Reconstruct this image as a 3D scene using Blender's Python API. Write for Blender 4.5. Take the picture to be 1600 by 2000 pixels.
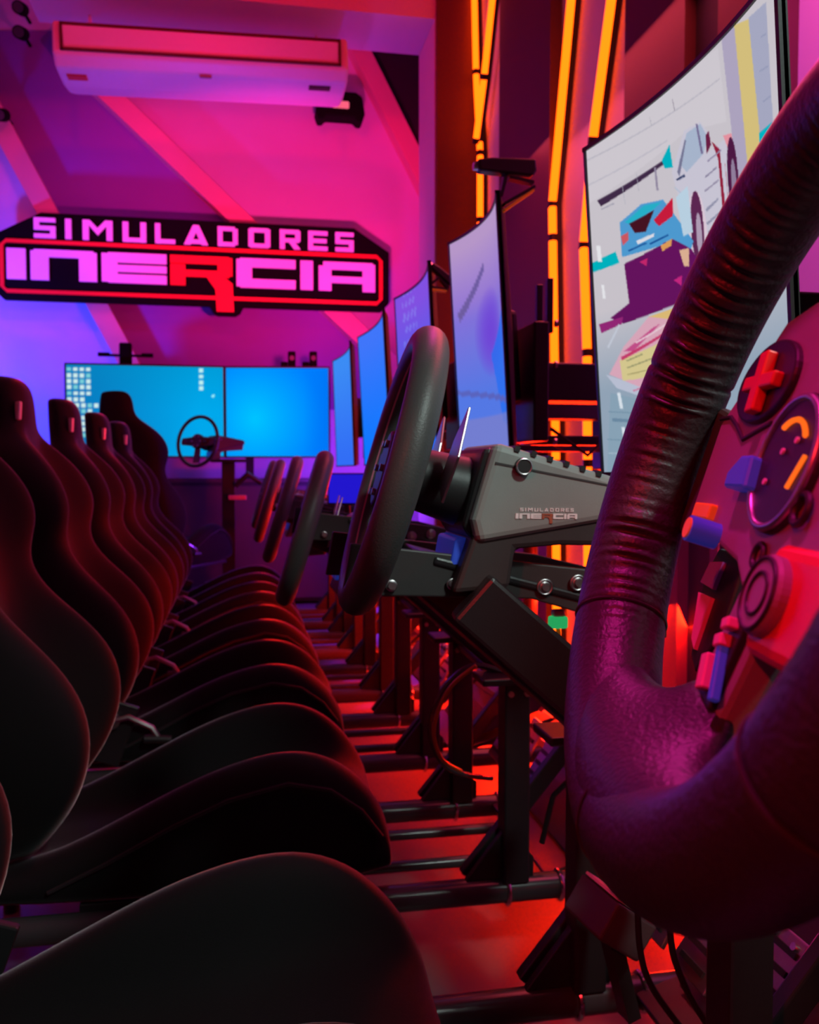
import bpy, bmesh, math, random
from mathutils import Vector, Matrix, Euler
random.seed(7)
D = bpy.data
for o in list(D.objects): D.objects.remove(o)
col = bpy.context.scene.collection
scene = bpy.context.scene
R = math.radians

# ------------------------------------------------------------------ camera
FPX, XV, YH = 1750.0, 470.0, 920.0
yaw = math.atan((800-XV)/FPX); pit = math.atan((1000-YH)/FPX)
cam_d = D.cameras.new('camera'); cam = D.objects.new('camera', cam_d); col.objects.link(cam)
cam_d.sensor_fit = 'HORIZONTAL'; cam_d.sensor_width = 36.0; cam_d.lens = FPX*36/1600
cam_d.clip_start = 0.01
rt = Vector((math.cos(yaw), -math.sin(yaw), 0))
fw = Vector((math.sin(yaw)*math.cos(pit), math.cos(yaw)*math.cos(pit), -math.sin(pit)))
up = rt.cross(fw)
CAM = Vector((0, 0, 1.0))
cam.matrix_world = Matrix.Translation(CAM) @ Matrix((rt, up, -fw)).transposed().to_4x4()
cam_d.dof.use_dof = True; cam_d.dof.focus_distance = 0.62; cam_d.dof.aperture_fstop = 18
scene.camera = cam

# ------------------------------------------------------------------ world, lights, exposure
w = D.worlds.new('dim_room'); scene.world = w; w.use_nodes = True
w.node_tree.nodes['Background'].inputs[0].default_value = (0.10, 0.02, 0.10, 1)
w.node_tree.nodes['Background'].inputs[1].default_value = 0.012
vs = scene.view_settings
vs.view_transform = 'Standard'; vs.look = 'None'; vs.exposure = 0.0; vs.gamma = 1.0; vs.use_curve_mapping = False

def area(name, loc, target, size, colr, power, size_y=None, spread=180):
    l = D.lights.new(name, 'AREA'); l.color = colr; l.energy = power; l.size = size
    if size_y: l.shape = 'RECTANGLE'; l.size_y = size_y
    l.spread = R(spread)
    o = D.objects.new(name, l); col.objects.link(o); o.location = loc
    o.rotation_euler = (Vector(target)-Vector(loc)).to_track_quat('-Z', 'Y').to_euler(); return o
def spot(name, loc, target, ang, colr, power, blend=0.6, rad=0.08):
    l = D.lights.new(name, 'SPOT'); l.color = colr; l.energy = power; l.spot_size = R(ang); l.spot_blend = blend; l.shadow_soft_size = rad
    o = D.objects.new(name, l); col.objects.link(o); o.location = loc
    o.rotation_euler = (Vector(target)-Vector(loc)).to_track_quat('-Z', 'Y').to_euler(); return o
def point(name, loc, colr, power, rad=0.1):
    l = D.lights.new(name, 'POINT'); l.color = colr; l.energy = power; l.shadow_soft_size = rad
    o = D.objects.new(name, l); col.objects.link(o); o.location = loc; return o

# coloured lamps of the room, plus added fill spots
spot('magenta_wash', (0.60, 4.75, 1.75), (0.20, 7.2, 3.05), 72, (1.0, 0.012, 0.24), 330, blend=0.9)
spot('magenta_wash_left', (-1.6, 5.0, 3.6), (-0.9, 7.2, 2.7), 60, (0.70, 0.012, 0.55), 50, blend=0.9)
spot('blue_uplight', (-2.3, 5.9, 1.2), (-1.85, 7.2, 1.75), 100, (0.006, 0.045, 1.0), 330, blend=0.9)
point('violet_uplight', (0.75, 6.3, 1.0), (0.24, 0.03, 1.0), 34)
spot('violet_ac_wash', (-0.2, 4.9, 1.3), (-0.2, 5.8, 3.6), 60, (0.35, 0.06, 1.0), 60, blend=0.9)
spot('red_ceiling_lamp', (-0.2, 3.2, 3.9), (-0.1, 5.6, 4.0), 90, (1.0, 0.0, 0.03), 110)
area('red_floor_led', (1.40, 3.15, 0.50), (0.3, 2.95, 0.0), 2.4, (1.0, 0.012, 0.002), 290, size_y=0.10)
area('rose_wall_panel', (1.30, 2.7, 2.7), (-0.45, 2.7, 0.75), 3.4, (1.0, 0.08, 0.12), 36, size_y=0.35)
spot('red_rear_lamp', (-1.3, -1.0, 2.3), (0.2, 0.32, 1.0), 22, (1.0, 0.015, 0.02), 130, blend=0.5, rad=0.06)
spot('magenta_top_lamp', (-0.1, 0.35, 3.6), (0.15, 0.3, 0.9), 16, (1.0, 0.02, 0.38), 300, blend=0.5)
spot('neutral_fill', (0.95, -0.55, 2.5), (0.27, 0.78, 1.02), 31, (0.80, 1.0, 0.93), 100, blend=0.6, rad=0.12)  # added fill without a fixture, greys the wheel rims and motor side
spot('magenta_highlight_fill', (0.75, 2.3, 2.9), (0.15, 0.27, 0.9), 15, (1.0, 0.03, 0.42), 160, blend=0.5, rad=0.3)  # added spot that makes the magenta highlight on the big wheel
spot('magenta_side_lamp', (0.3, 0.6, 4.0), (1.5, 1.55, 2.0), 40, (0.85, 0.08, 0.75), 420, blend=0.35)

# ------------------------------------------------------------------ materials
def lin(c):
    return tuple(((v/255)/12.92 if v/255 <= 0.04045 else ((v/255+0.055)/1.055)**2.4) for v in c)
def mat(name, base, rough=0.5, metal=0.0, sheen=0.0, noise=0.0, nscale=40, bump=0.0, bscale=200, spec=0.5, coat=0.0, emis=None, estr=0.0, srough=0.35):
    m = D.materials.new(name); m.use_nodes = True; nt = m.node_tree; b = nt.nodes['Principled BSDF']
    b.inputs['Base Color'].default_value = (*base, 1); b.inputs['Roughness'].default_value = rough
    b.inputs['Metallic'].default_value = metal; b.inputs['Specular IOR Level'].default_value = spec
    b.inputs['Sheen Weight'].default_value = sheen; b.inputs['Sheen Roughness'].default_value = srough
    b.inputs['Coat Weight'].default_value = coat
    if emis: b.inputs['Emission Color'].default_value = (*emis, 1); b.inputs['Emission Strength'].default_value = estr
    tc = nt.nodes.new('ShaderNodeTexCoord')
    if noise:
        n = nt.nodes.new('ShaderNodeTexNoise'); n.inputs['Scale'].default_value = nscale; n.inputs['Detail'].default_value = 4
        nt.links.new(tc.outputs['Object'], n.inputs['Vector'])
        mx = nt.nodes.new('ShaderNodeMix'); mx.data_type = 'RGBA'
        mx.inputs[6].default_value = (*[max(0, c*(1-noise)) for c in base], 1); mx.inputs[7].default_value = (*[min(1, c*(1+noise)) for c in base], 1)
        nt.links.new(n.outputs['Fac'], mx.inputs[0]); nt.links.new(mx.outputs[2], b.inputs['Base Color'])
    if bump:
        n2 = nt.nodes.new('ShaderNodeTexNoise'); n2.inputs['Scale'].default_value = bscale; n2.inputs['Detail'].default_value = 3
        nt.links.new(tc.outputs['Object'], n2.inputs['Vector'])
        bp = nt.nodes.new('ShaderNodeBump'); bp.inputs['Strength'].default_value = bump; bp.inputs['Distance'].default_value = 0.002
        nt.links.new(n2.outputs['Fac'], bp.inputs['Height']); nt.links.new(bp.outputs['Normal'], b.inputs['Normal'])
    return m
def emit(name, c, s):
    m = D.materials.new(name); m.use_nodes = True; nt = m.node_tree; nt.nodes.clear()
    e = nt.nodes.new('ShaderNodeEmission'); e.inputs[0].default_value = (*c, 1); e.inputs[1].default_value = s
    o = nt.nodes.new('ShaderNodeOutputMaterial'); nt.links.new(e.outputs[0], o.inputs[0]); return m
def screen_mat():
    m = D.materials.new('lit_screen'); m.use_nodes = True; nt = m.node_tree; nt.nodes.clear()
    a = nt.nodes.new('ShaderNodeAttribute'); a.attribute_name = 'picture'
    e = nt.nodes.new('ShaderNodeEmission'); e.inputs[1].default_value = 1.0
    o = nt.nodes.new('ShaderNodeOutputMaterial')
    nt.links.new(a.outputs['Color'], e.inputs[0]); nt.links.new(e.outputs[0], o.inputs[0]); return m
M = {}
M['floor'] = mat('floor_grey', (0.12, 0.10, 0.10), 0.5, noise=0.25, nscale=6, bump=0.1, bscale=60)
M['paint'] = mat('wall_pale_paint', (0.72, 0.70, 0.72), 0.75, noise=0.05, nscale=3, bump=0.05, bscale=80)
M['dark_paint'] = mat('wall_dark_paint', (0.11, 0.025, 0.028), 0.6, noise=0.1, nscale=4, bump=0.05, bscale=80)
M['matt_black'] = mat('wall_matt_black', (0.02, 0.015, 0.02), 0.7, noise=0.1, nscale=4)
M['ceiling'] = mat('ceiling_paint', (0.35, 0.33, 0.35), 0.8, noise=0.05, nscale=3)
M['fabric'] = mat('black_fabric', (0.010, 0.009, 0.010), 0.85, sheen=0.8, bump=0.25, bscale=700, spec=0.12, srough=0.26)
M['fabric_dark'] = mat('plain_black_fabric', (0.010, 0.009, 0.010), 0.9, sheen=0.1, bump=0.25, bscale=700, spec=0.1)
M['piping'] = mat('black_piping', (0.02, 0.018, 0.02), 0.7, sheen=0.3, spec=0.2)
M['leather'] = mat('black_leather', (0.026, 0.023, 0.027), 0.43, noise=0.2, nscale=30, bump=0.3, bscale=420, spec=0.45)
M['rubber'] = mat('black_rubber_grip', (0.07, 0.076, 0.074), 0.45, noise=0.1, bump=0.15, bscale=500)
M['plastic'] = mat('black_plastic', (0.02, 0.019, 0.02), 0.45, noise=0.1, bump=0.05, bscale=300)
M['plate'] = mat('satin_grey_plastic', (0.27, 0.22, 0.22), 0.45, noise=0.06, nscale=60, bump=0.08, bscale=900)
M['plate_dark'] = mat('dark_grey_plastic', (0.06, 0.05, 0.055), 0.45, noise=0.08, bump=0.05, bscale=600)
M['body'] = mat('grey_base_housing', (0.28, 0.32, 0.30), 0.45, noise=0.08, nscale=30, bump=0.08, bscale=900)
M['body_dark'] = mat('charcoal_base_housing', (0.045, 0.04, 0.04), 0.5, noise=0.1, bump=0.05, bscale=600)
M['steel'] = mat('black_powder_steel', (0.020, 0.019, 0.021), 0.34, noise=0.1, bump=0.08, bscale=500)
M['tube'] = mat('black_gloss_tube', (0.05, 0.045, 0.05), 0.22, noise=0.1, nscale=20, bump=0.03, bscale=200)
M['chrome'] = mat('chrome', (0.75, 0.73, 0.75), 0.18, metal=1.0, noise=0.05)
M['alu'] = mat('brushed_aluminium', (0.55, 0.52, 0.53), 0.35, metal=1.0, noise=0.1, nscale=80)
M['white'] = mat('white_plastic', (0.78, 0.77, 0.78), 0.4, noise=0.03)
M['pale_pink'] = mat('pale_pink_mat', (0.75, 0.62, 0.60), 0.6, noise=0.1)
M['sign_black'] = mat('sign_black', (0.004, 0.004, 0.004), 0.8, noise=0.1, spec=0.1)
M['sign_pale'] = mat('sign_letter_pale', (0.80, 0.78, 0.80), 0.5, noise=0.03, emis=(0.72, 0.07, 0.70), estr=0.45)
M['sign_red'] = mat('sign_letter_red', (0.75, 0.02, 0.02), 0.5, noise=0.05, emis=(0.9, 0.003, 0.003), estr=0.35)
M['decal'] = mat('white_decal', (0.98, 0.96, 0.94), 0.5, noise=0.05)
M['decal_red'] = mat('brown_red_decal', (0.45, 0.12, 0.06), 0.5, noise=0.05)
M['blue'] = mat('blue_plastic_glow', (0.05, 0.12, 0.75), 0.4, noise=0.05, emis=(0.03, 0.06, 0.65), estr=0.14)  # slight glow added so the blue holds under the red lamps
M['orange'] = mat('orange_plastic_glow', (0.85, 0.30, 0.02), 0.45, noise=0.05, emis=(0.8, 0.18, 0.01), estr=0.10)  # slight glow added to the orange as well
M['cable_orange'] = mat('orange_cable_skin', (0.55, 0.13, 0.02), 0.45, noise=0.08)
M['pinkish'] = mat('pink_plastic', (0.75, 0.22, 0.35), 0.4, noise=0.05)
M['red'] = mat('red_plastic', (0.65, 0.03, 0.02), 0.4, noise=0.08)
M['violet'] = mat('violet_plastic', (0.35, 0.12, 0.65), 0.4, noise=0.08)
M['teal'] = mat('teal_glint_mat', (0.04, 0.6, 0.5), 0.4, noise=0.08)
M['green'] = mat('green_plastic', (0.05, 0.75, 0.25), 0.4, noise=0.08, emis=(0.03, 0.7, 0.2), estr=0.5)
M['neon'] = emit('orange_neon', (1.0, 0.064, 0.0015), 6.0)
M['neon_gauge'] = emit('orange_gauge_led', (1.0, 0.12, 0.01), 1.3)
M['lens'] = emit('pink_lamp_lens', (1.0, 0.12, 0.22), 1.0)
M['screen'] = screen_mat()

# ------------------------------------------------------------------ mesh helpers
class MB:
    def __init__(s): s.v = []; s.f = []
    def add(s, vs, fs, mtx=None):
        n = len(s.v)
        s.v += [tuple((mtx @ Vector(p)) if mtx else p) for p in vs]
        s.f += [tuple(i+n for i in f) for f in fs]; return s
    def box(s, c, d, rot=None):
        x, y, z = d[0]/2, d[1]/2, d[2]/2
        vs = [(-x,-y,-z),(x,-y,-z),(x,y,-z),(-x,y,-z),(-x,-y,z),(x,-y,z),(x,y,z),(-x,y,z)]
        fs = [(0,3,2,1),(4,5,6,7),(0,1,5,4),(1,2,6,5),(2,3,7,6),(3,0,4,7)]
        m = Matrix.Translation(c) @ (Euler(rot).to_matrix().to_4x4() if rot else Matrix.Identity(4))
        return s.add(vs, fs, m)
    def bar(s, p0, p1, wd, ht, upv=(0,0,1)):
        p0 = Vector(p0); p1 = Vector(p1); d = (p1-p0); L = d.length; d.normalize()
        side = Vector(upv).cross(d); 
        if side.length < 1e-4: side = Vector((0,1,0))
        side.normalize(); u = d.cross(side)
        vs = []
        for t in (0, 1):
            c = p0 + d*L*t
            for a, b in ((-1,-1),(1,-1),(1,1),(-1,1)): vs.append(tuple(c+side*a*wd/2+u*b*ht/2))
        return s.add(vs, [(0,1,2,3),(7,6,5,4),(0,4,5,1),(1,5,6,2),(2,6,7,3),(3,7,4,0)])
    def tube(s, pts, r, n=12, closed=False, cap=True, rad=None):
        pts = [Vector(p) for p in pts]; k = len(pts); vs = []; prev = None
        for i, p in enumerate(pts):
            if closed: t = pts[(i+1) % k]-pts[i-1]
            else: t = pts[min(i+1, k-1)]-pts[max(i-1, 0)]
            t.normalize()
            if prev is None:
                a = Vector((0,0,1)) if abs(t.z) < 0.9 else Vector((1,0,0)); a = (a-t*a.dot(t)).normalized()
            else: a = (prev-t*prev.dot(t)).normalized()
            prev = a; b = t.cross(a); rr = rad[i] if rad else r
            for j in range(n):
                q = 2*math.pi*j/n; vs.append(tuple(p+(a*math.cos(q)+b*math.sin(q))*rr))
        fs = []
        for i in range(k if closed else k-1):
            for j in range(n):
                i2 = (i+1) % k; fs.append((i*n+j, i*n+(j+1) % n, i2*n+(j+1) % n, i2*n+j))
        if cap and not closed:
            fs.append(tuple(reversed(range(n)))); fs.append(tuple(range((k-1)*n, k*n)))
        return s.add(vs, fs)
    def cyl(s, p0, p1, r, n=20, r1=None): return s.tube([p0, p1], r, n, rad=[r, r1 if r1 is not None else r])
    def prism(s, poly, mtx, d):
        """poly in local xy, extruded 0..d along local z, placed by mtx"""
        A = sum(poly[i][0]*poly[(i+1) % len(poly)][1]-poly[(i+1) % len(poly)][0]*poly[i][1] for i in range(len(poly)))
        if A < 0: poly = poly[::-1]
        n = len(poly)
        vs = [(x, y, 0) for x, y in poly]+[(x, y, d) for x, y in poly]
        fs = [tuple(reversed(range(n))), tuple(range(n, 2*n))]+[(i, (i+1) % n, n+(i+1) % n, n+i) for i in range(n)]
        return s.add(vs, fs, mtx)
    def torus(s, c, axis, Rr, r, n=64, k=16):
        axis = Vector(axis).normalized(); a = axis.orthogonal().normalized(); b = axis.cross(a); c = Vector(c)
        return s.tube([c+(a*math.cos(2*math.pi*i/n)+b*math.sin(2*math.pi*i/n))*Rr for i in range(n)], r, k, closed=True)
    def loft(s, rings, cap=True):
        n = len(rings[0]); vs = [p for r in rings for p in r]; fs = []
        for i in range(len(rings)-1):
            for j in range(n): fs.append((i*n+j, i*n+(j+1) % n, (i+1)*n+(j+1) % n, (i+1)*n+j))
        if cap: fs.append(tuple(reversed(range(n)))); fs.append(tuple(range((len(rings)-1)*n, len(rings)*n)))
        return s.add(vs, fs)
    def build(s, name, m, parent=None, smooth=False, bevel=0, sub=0, seg=2, auto=True):
        me = D.meshes.new(name); me.from_pydata(s.v, [], s.f)
        bm = bmesh.new(); bm.from_mesh(me); bmesh.ops.recalc_face_normals(bm, faces=bm.faces); bm.to_mesh(me); bm.free()
        me.materials.append(m if not isinstance(m, str) else M[m])
        o = D.objects.new(name, me); col.objects.link(o)
        if parent: o.parent = parent
        if bevel:
            b = o.modifiers.new('bevel', 'BEVEL'); b.width = bevel; b.segments = seg; b.limit_method = 'ANGLE'; b.angle_limit = R(40)
            smooth = smooth or False
        if sub:
            q = o.modifiers.new('sub', 'SUBSURF'); q.levels = sub; q.render_levels = sub
        if smooth or sub:
            me.polygons.foreach_set('use_smooth', [True]*len(me.polygons))
            if auto and not sub:
                try: me.set_sharp_from_angle(angle=R(42))
                except Exception: pass
        return o
def empty(name, loc, rot=(0,0,0), label=None, cat=None, group=None):
    o = D.objects.new(name, None); col.objects.link(o); o.location = loc; o.rotation_euler = rot; o.empty_display_size = 0.05
    if label: tag(o, label, cat, group)
    return o
def tag(o, label, cat, group=None, kind=None):
    o['label'] = label; o['category'] = cat
    if group: o['group'] = group
    if kind: o['kind'] = kind
    return o
def struct(o, label=None):
    o['kind'] = 'structure'
    if label: o['label'] = label
    return o
def copy_tree(o, parent=None):
    c = o.copy(); col.objects.link(c); c.parent = parent
    for ch in list(o.children): copy_tree(ch, c)
    return c
def ipt(x, y, Y):     # photo pixel -> point in the vertical plane at distance Y
    r = fw+rt*((x-800)/FPX)-up*((y-1000)/FPX); return CAM+r*(Y/r.y)
def iptX(x, y, X):
    r = fw+rt*((x-800)/FPX)-up*((y-1000)/FPX); return CAM+r*(X/r.x)
def ellipse(cx, cy, rx, ry, n=28): return [(cx+rx*math.cos(2*math.pi*i/n), cy+ry*math.sin(2*math.pi*i/n)) for i in range(n)]

# ------------------------------------------------------------------ room shell
XL, XR, YB, YF, ZC = -2.7, 1.5, -1.8, 7.2, 4.75
struct(MB().box(((XL+XR)/2, (YB+YF)/2, -0.05), (XR-XL+0.4, YF-YB+0.4, 0.1)).build('floor', 'floor'), 'dark grey floor under the rigs, lit red')
struct(MB().box(((XL+XR)/2, (YB+YF)/2, ZC+0.05), (XR-XL+0.4, YF-YB+0.4, 0.1)).build('ceiling', 'ceiling'))
struct(MB().box((XL-0.05, (YB+YF)/2, ZC/2), (0.1, YF-YB+0.2, ZC)).build('wall_left', 'paint'))
struct(MB().box(((XL+XR)/2, YB-0.05, ZC/2), (XR-XL+0.2, 0.1, ZC)).build('wall_back', 'dark_paint'))
wall_far = struct(MB().box(((XL+XR)/2, YF+0.05, ZC/2), (XR-XL+0.2, 0.1, ZC)).build('wall_far', 'paint'), 'pale far wall with diagonal ribs, lit pink and blue')
wall_right = struct(MB().box((XR+0.05, (YB+YF)/2, ZC/2), (0.1, YF-YB+0.2, ZC)).build('wall_right', 'paint'), 'right wall of tall dark panels and lit recesses')
for (a, b, k, th) in ((4.09, 4.93, 'dark_paint', 0.06), (2.78, 3.25, 'dark_paint', 0.06), (2.57, 2.78, 'matt_black', 0.02), (2.25, 2.57, 'dark_paint', 0.06), (-1.0, 0.9, 'dark_paint', 0.06)):
    MB().box((XR-th/2, (a+b)/2, ZC/2), (th, b-a, ZC)).build('wall_panel', k, wall_right)
# dark triangular panel in the upper right of the far wall
def on_far(pts, Y, th, name, m, parent):
    P = [ipt(x, y, Y) for x, y in pts]; n = len(P)
    mb = MB(); mb.add([tuple(p) for p in P]+[(p.x, p.y+th, p.z) for p in P], [tuple(range(n)), tuple(reversed(range(n, 2*n)))]+[(i, n+i, n+(i+1) % n, (i+1) % n) for i in range(n)])
    return mb.build(name, m, parent)
on_far([(690, 40), (900, 40), (900, 420), (835, 360)], 7.17, 0.03, 'wall_panel', 'matt_black', wall_far)
M['violet_shade'] = mat('wall_purple_shade', (0.26, 0.12, 0.40), 0.75, noise=0.05, nscale=3)  # darker shade of the panel between the ribs, put into its colour
on_far([(-75, 60), (105, 60), (790, 715), (790, 800), (300, 800)], 7.19, 0.02, 'wall_panel', 'violet_shade', wall_far)
M['rib_lit'] = mat('salmon_lit_rib', (0.85, 0.42, 0.36), 0.7, noise=0.04, nscale=3)  # red light falling on the ribs, put into their colour
# diagonal ribs
for i, (a, b, wd) in enumerate((((-70, 110), (290, 780), 0.15), ((120, 100), (790, 740), 0.17), ((660, 20), (850, 400), 0.15))):
    p0, p1 = ipt(*a, 7.13), ipt(*b, 7.13)
    struct(MB().bar(p0, p1, 0.14, wd, (0, 1, 0)).build('trim_%d' % (i+1), 'rib_lit'), ('leftmost diagonal rib on the far wall, by the blue glow', 'long diagonal rib running behind the sign to the monitors', 'short diagonal rib right of the air conditioner')[i])
# beam and jamb framing the end bay
struct(MB().box((0.0+(-1.22+1.5)/2, 5.85, (3.82+ZC)/2), (1.5+1.22, 0.5, ZC-3.82)).build('trim_4', 'paint'), 'ceiling beam above the air conditioner')
struct(MB().box(((1.216+1.5)/2, 5.85, 3.82/2), (1.5-1.216, 0.5, 3.82)).build('trim_5', 'paint'), 'violet lit jamb at the end of the right wall')
MB().box(((1.216+1.5)/2+0.004, 5.585, ZC/2), (1.5-1.216-0.006, 0.03, ZC)).build('wall_panel', 'dark_paint', wall_right)

# ------------------------------------------------------------------ neon tubes on the right wall
def neon(pts, label, X=1.455):
    P = [iptX(x, y, X) for x, y in pts]
    root = empty('neon_light', (P[-1].x, P[-1].y, P[-1].z), label=label, cat='neon light', group='orange neon tubes on the right wall')
    o = Vector(root.location)
    for i in range(len(P)-1):
        a, b = P[i]-o, P[i+1]-o; d = (b-a).normalized()
        MB().cyl(a+d*0.012, b-d*0.012, 0.019, 14).build('neon_tube', 'neon', root, smooth=True)
        MB().cyl(b-d*0.016, b+d*0.016, 0.021, 14).build('tube_joint', 'plastic', root, smooth=True)
        MB().bar(a+Vector((0.026, 0, 0)), b+Vector((0.026, 0, 0)), 0.02, 0.03, (1, 0, 0)).build('backing_strip', 'plastic', root)
    return root
neon([(1124, -90), (1079, 400), (1080, 465), (1086, 905), (1088, 1320)], 'orange neon tube on the right wall, just left of the big game screen')
neon([(1206, -90), (1158, 275), (1140, 480), (1147, 690), (1148, 905), (1150, 1330)], 'orange neon tube whose middle passes behind the corner of the game screen')
neon([(925, -90), (930, 142), (938, 300), (938, 430), (942, 900)], 'far orange neon tube that starts leftmost at the top of the right wall', 1.455)
neon([(971, -90), (946, 150), (930, 275)], 'short slanting orange neon tube crossing its neighbour above the webcam', 1.43)

# ------------------------------------------------------------------ air conditioner
acA, acB = ipt(102, 30, 5.5), ipt(681, 48, 5.5)
ac = empty('air_conditioner', ((acA.x+acB.x)/2, 5.5, acA.z-0.25), label='white ceiling air conditioner under the beam, lit pink', cat='air conditioner')
ac.rotation_euler = (0, R(-1.4), 0)
def acsec(x0, x1, y, z): return [(x0, y, z[0]), (x1, y, z[0]), (x1, y, z[1]), (x0, y, z[1])]
mb = MB(); hw = (acB.x-acA.x)/2
ring = lambda x, sc: [(x, 0.0, 0.25), (x, -0.02, 0.06), (x, 0.05, 0.0), (x, 0.30, 0.0), (x, 0.50*sc, 0.030), (x, 0.53*sc, 0.25)]
mb.loft([ring(-hw, 0.95), ring(-hw+0.05, 1), ring(hw-0.05, 1), ring(hw, 0.95)])
mb.build('body', 'white', ac, bevel=0.02, seg=3)
fr = MB()
for (x0, x1, z0, z1) in ((-0.80, 0.80, 0.215, 0.228), (-0.80, 0.80, 0.072, 0.085), (-0.80, -0.787, 0.072, 0.228), (0.787, 0.80, 0.072, 0.228)):
    fr.box(((x0+x1)/2, -0.016, (z0+z1)/2), (x1-x0, 0.03, z1-z0))
fr.build('outlet_frame', 'sign_red', ac)
D.objects[-1] if False else None
MB().box((0, -0.018, 0.15), (1.57, 0.025, 0.12), (R(6), 0, 0)).build('louver', 'white', ac, bevel=0.006)
MB().box((-0.74, 0.15, -0.004), (0.11, 0.06, 0.012)).build('sticker', 'red', ac)
MB().box((0.68, 0.12, -0.004), (0.13, 0.05, 0.012)).build('display_window', 'plastic', ac)
MB().box((0.0, 0.05, -0.003), (0.07, 0.02, 0.012)).build('maker_mark', 'plate', ac)
M['ac_line'] = mat('dark_red_gasket', (0.10, 0.01, 0.015), 0.6, noise=0.1)
for ch in ac.children:
    if ch.name.startswith('outlet_frame'): ch.data.materials[0] = M['ac_line']
for x in (-0.7, 0.7): MB().cyl((x, 0.46, 0.24), (x, 0.46, 3.83-(acA.z-0.25)+0.02), 0.012).build('hanger', 'paint', ac)

# ------------------------------------------------------------------ lettering
def rc(*a): return [[(x0, y0), (x1, y0), (x1, y1), (x0, y1)] for (x0, y0, x1, y1) in a]
GL = {
 'S': rc((0,.8,1,1),(0,.4,1,.6),(0,0,1,.2),(0,.5,.24,.9),(.76,.1,1,.5)), 'I': rc((0,0,1,1)),
 'M': rc((0,0,.2,1),(.8,0,1,1))+[[(.05,1),(.24,1),(.5,.6),(.5,.25)],[(.95,1),(.76,1),(.5,.6),(.5,.25)]],
 'U': rc((0,0,.24,1),(.76,0,1,1),(.1,0,.9,.2)), 'L': rc((0,0,.26,1),(.1,0,1,.2)),
 'A': [[(0,0),(.38,1),(.62,1),(.27,0)],[(1,0),(.62,1),(.38,1),(.73,0)]]+rc((.2,.06,.8,.26)),
 'D': rc((0,0,.24,1),(.1,.8,.86,1),(.1,0,.86,.2),(.76,.1,1,.9)), 'O': rc((0,.05,.24,.95),(.08,.8,.92,1),(.08,0,.92,.2),(.76,.05,1,.95)),
 'R': rc((0,0,.24,1),(.1,.8,.94,1),(.1,.36,.94,.55),(.76,.42,1,.94))+[[(.42,.4),(.7,.4),(1,0),(.7,0)]],
 'E': rc((0,0,.24,1),(.1,.8,1,1),(.1,.4,.95,.6),(.1,0,1,.2)),
 'wI': rc((0,0,1,1)), 'wN': rc((0,0,.27,.95),(.05,.76,.95,1),(.73,0,1,.95)),
 'wE': rc((0,.03,.24,.97),(.1,.68,1,1),(.1,.37,1,.60),(.1,0,1,.29)),
 'wR': rc((0,0,.24,.7),(.0,.74,.95,1),(.1,.30,.95,.52),(.76,.36,1,.97))+[[(.56,.36),(.84,.36),(1.0,.1),(1.02,-.85),(.74,-.85),(.72,-.1)]],
 'wC': rc((0,.04,.26,.96),(.06,.70,1,1),(.06,0,1,.30)),
 'wA': rc((0,0,.22,.85),(.08,.74,.96,1),(.1,.28,.9,.50),(.78,0,1,.95)),
}
TOP = [('S',83,122),('I',140,151),('M',172,227),('U',246,290),('L',307,345),('A',362,408),('D',427,466),('O',487,530),('R',549,590),('E',606,645),('S',661,698)]
BIG = [('wI',33,67),('wN',76,197),('wE',206,328),('wR',335,455),('wC',463,580),('wI',590,615),('wA',627,742)]
def lettering(parent, mtx, k, depth, mp, mr):
    """sign drawing units: 1 = one unit of the 766 wide sign; x from its middle (388), y up from its baseline (590)"""
    for rows, y0, h in ((TOP, 109, 38), (BIG, 29, 58)):
        for ch, a, b in rows:
            m = MB()
            for j, poly in enumerate(GL[ch]):
                m.prism([((a+(b-a)*x-388)*k, (y0+h*y)*k) for x, y in poly], mtx, depth*(1+0.01*j))
            m.build('letter', mr if ch == 'wR' else mp, parent)

sp0 = ipt(388, 590, 7.0)
KS = (ipt(771, 540, 7.0).x-ipt(6, 540, 7.0).x)/764
sign = empty('wall_sign', (sp0.x, 7.0, sp0.z), (0, 0, 0), 'black wall sign reading SIMULADORES INERCIA with pink letters and red R', 'sign')
SM = Matrix(((1,0,0,0),(0,0,-1,0),(0,1,0,0),(0,0,0,1)))       # local xy -> x,z ; extrude towards -y
def S_(pts): return [((x-388)*KS, y*KS) for x, y in pts]
board = [(95,158),(700,158),(772,112),(772,8),(755,-10),(476,-10),(470,-22),(460,-28),(425,-28),(416,-22),(410,-10),(26,-10),(8,8),(8,112)]
MB().prism(S_(board), SM, 0.05).build('board', 'sign_black', sign, bevel=0.006)
def ringrect(x0, x1, y0, y1, t, c=12):
    o = [(x0+c,y0),(x1-c,y0),(x1,y0+c),(x1,y1-c),(x1-c,y1),(x0+c,y1),(x0,y1-c),(x0,y0+c)]
    i = [(x0+c,y0+t),(x1-c,y0+t),(x1-t,y0+c),(x1-t,y1-c),(x1-c,y1-t),(x0+c,y1-t),(x0+t,y1-c),(x0+t,y0+c)]
    return o, i
o_, i_ = ringrect(20, 758, 3, 105, 7)
mb = MB()
for j in range(8): 
    k = (j+1) % 8; mb.prism(S_([o_[j], o_[k], i_[k], i_[j]]), SM @ Matrix.Translation((0, 0, 0.05)), 0.012)
mb.build('border', 'sign_red', sign)
lettering(sign, SM @ Matrix.Translation((0, 0, 0.05)), KS, 0.02, 'sign_pale', 'sign_red')
for x in (-1.0, 1.0): MB().cyl((x, 0.0, 0.25), (x, 0.08, 0.25), 0.02).build('standoff', 'steel', sign)

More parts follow.
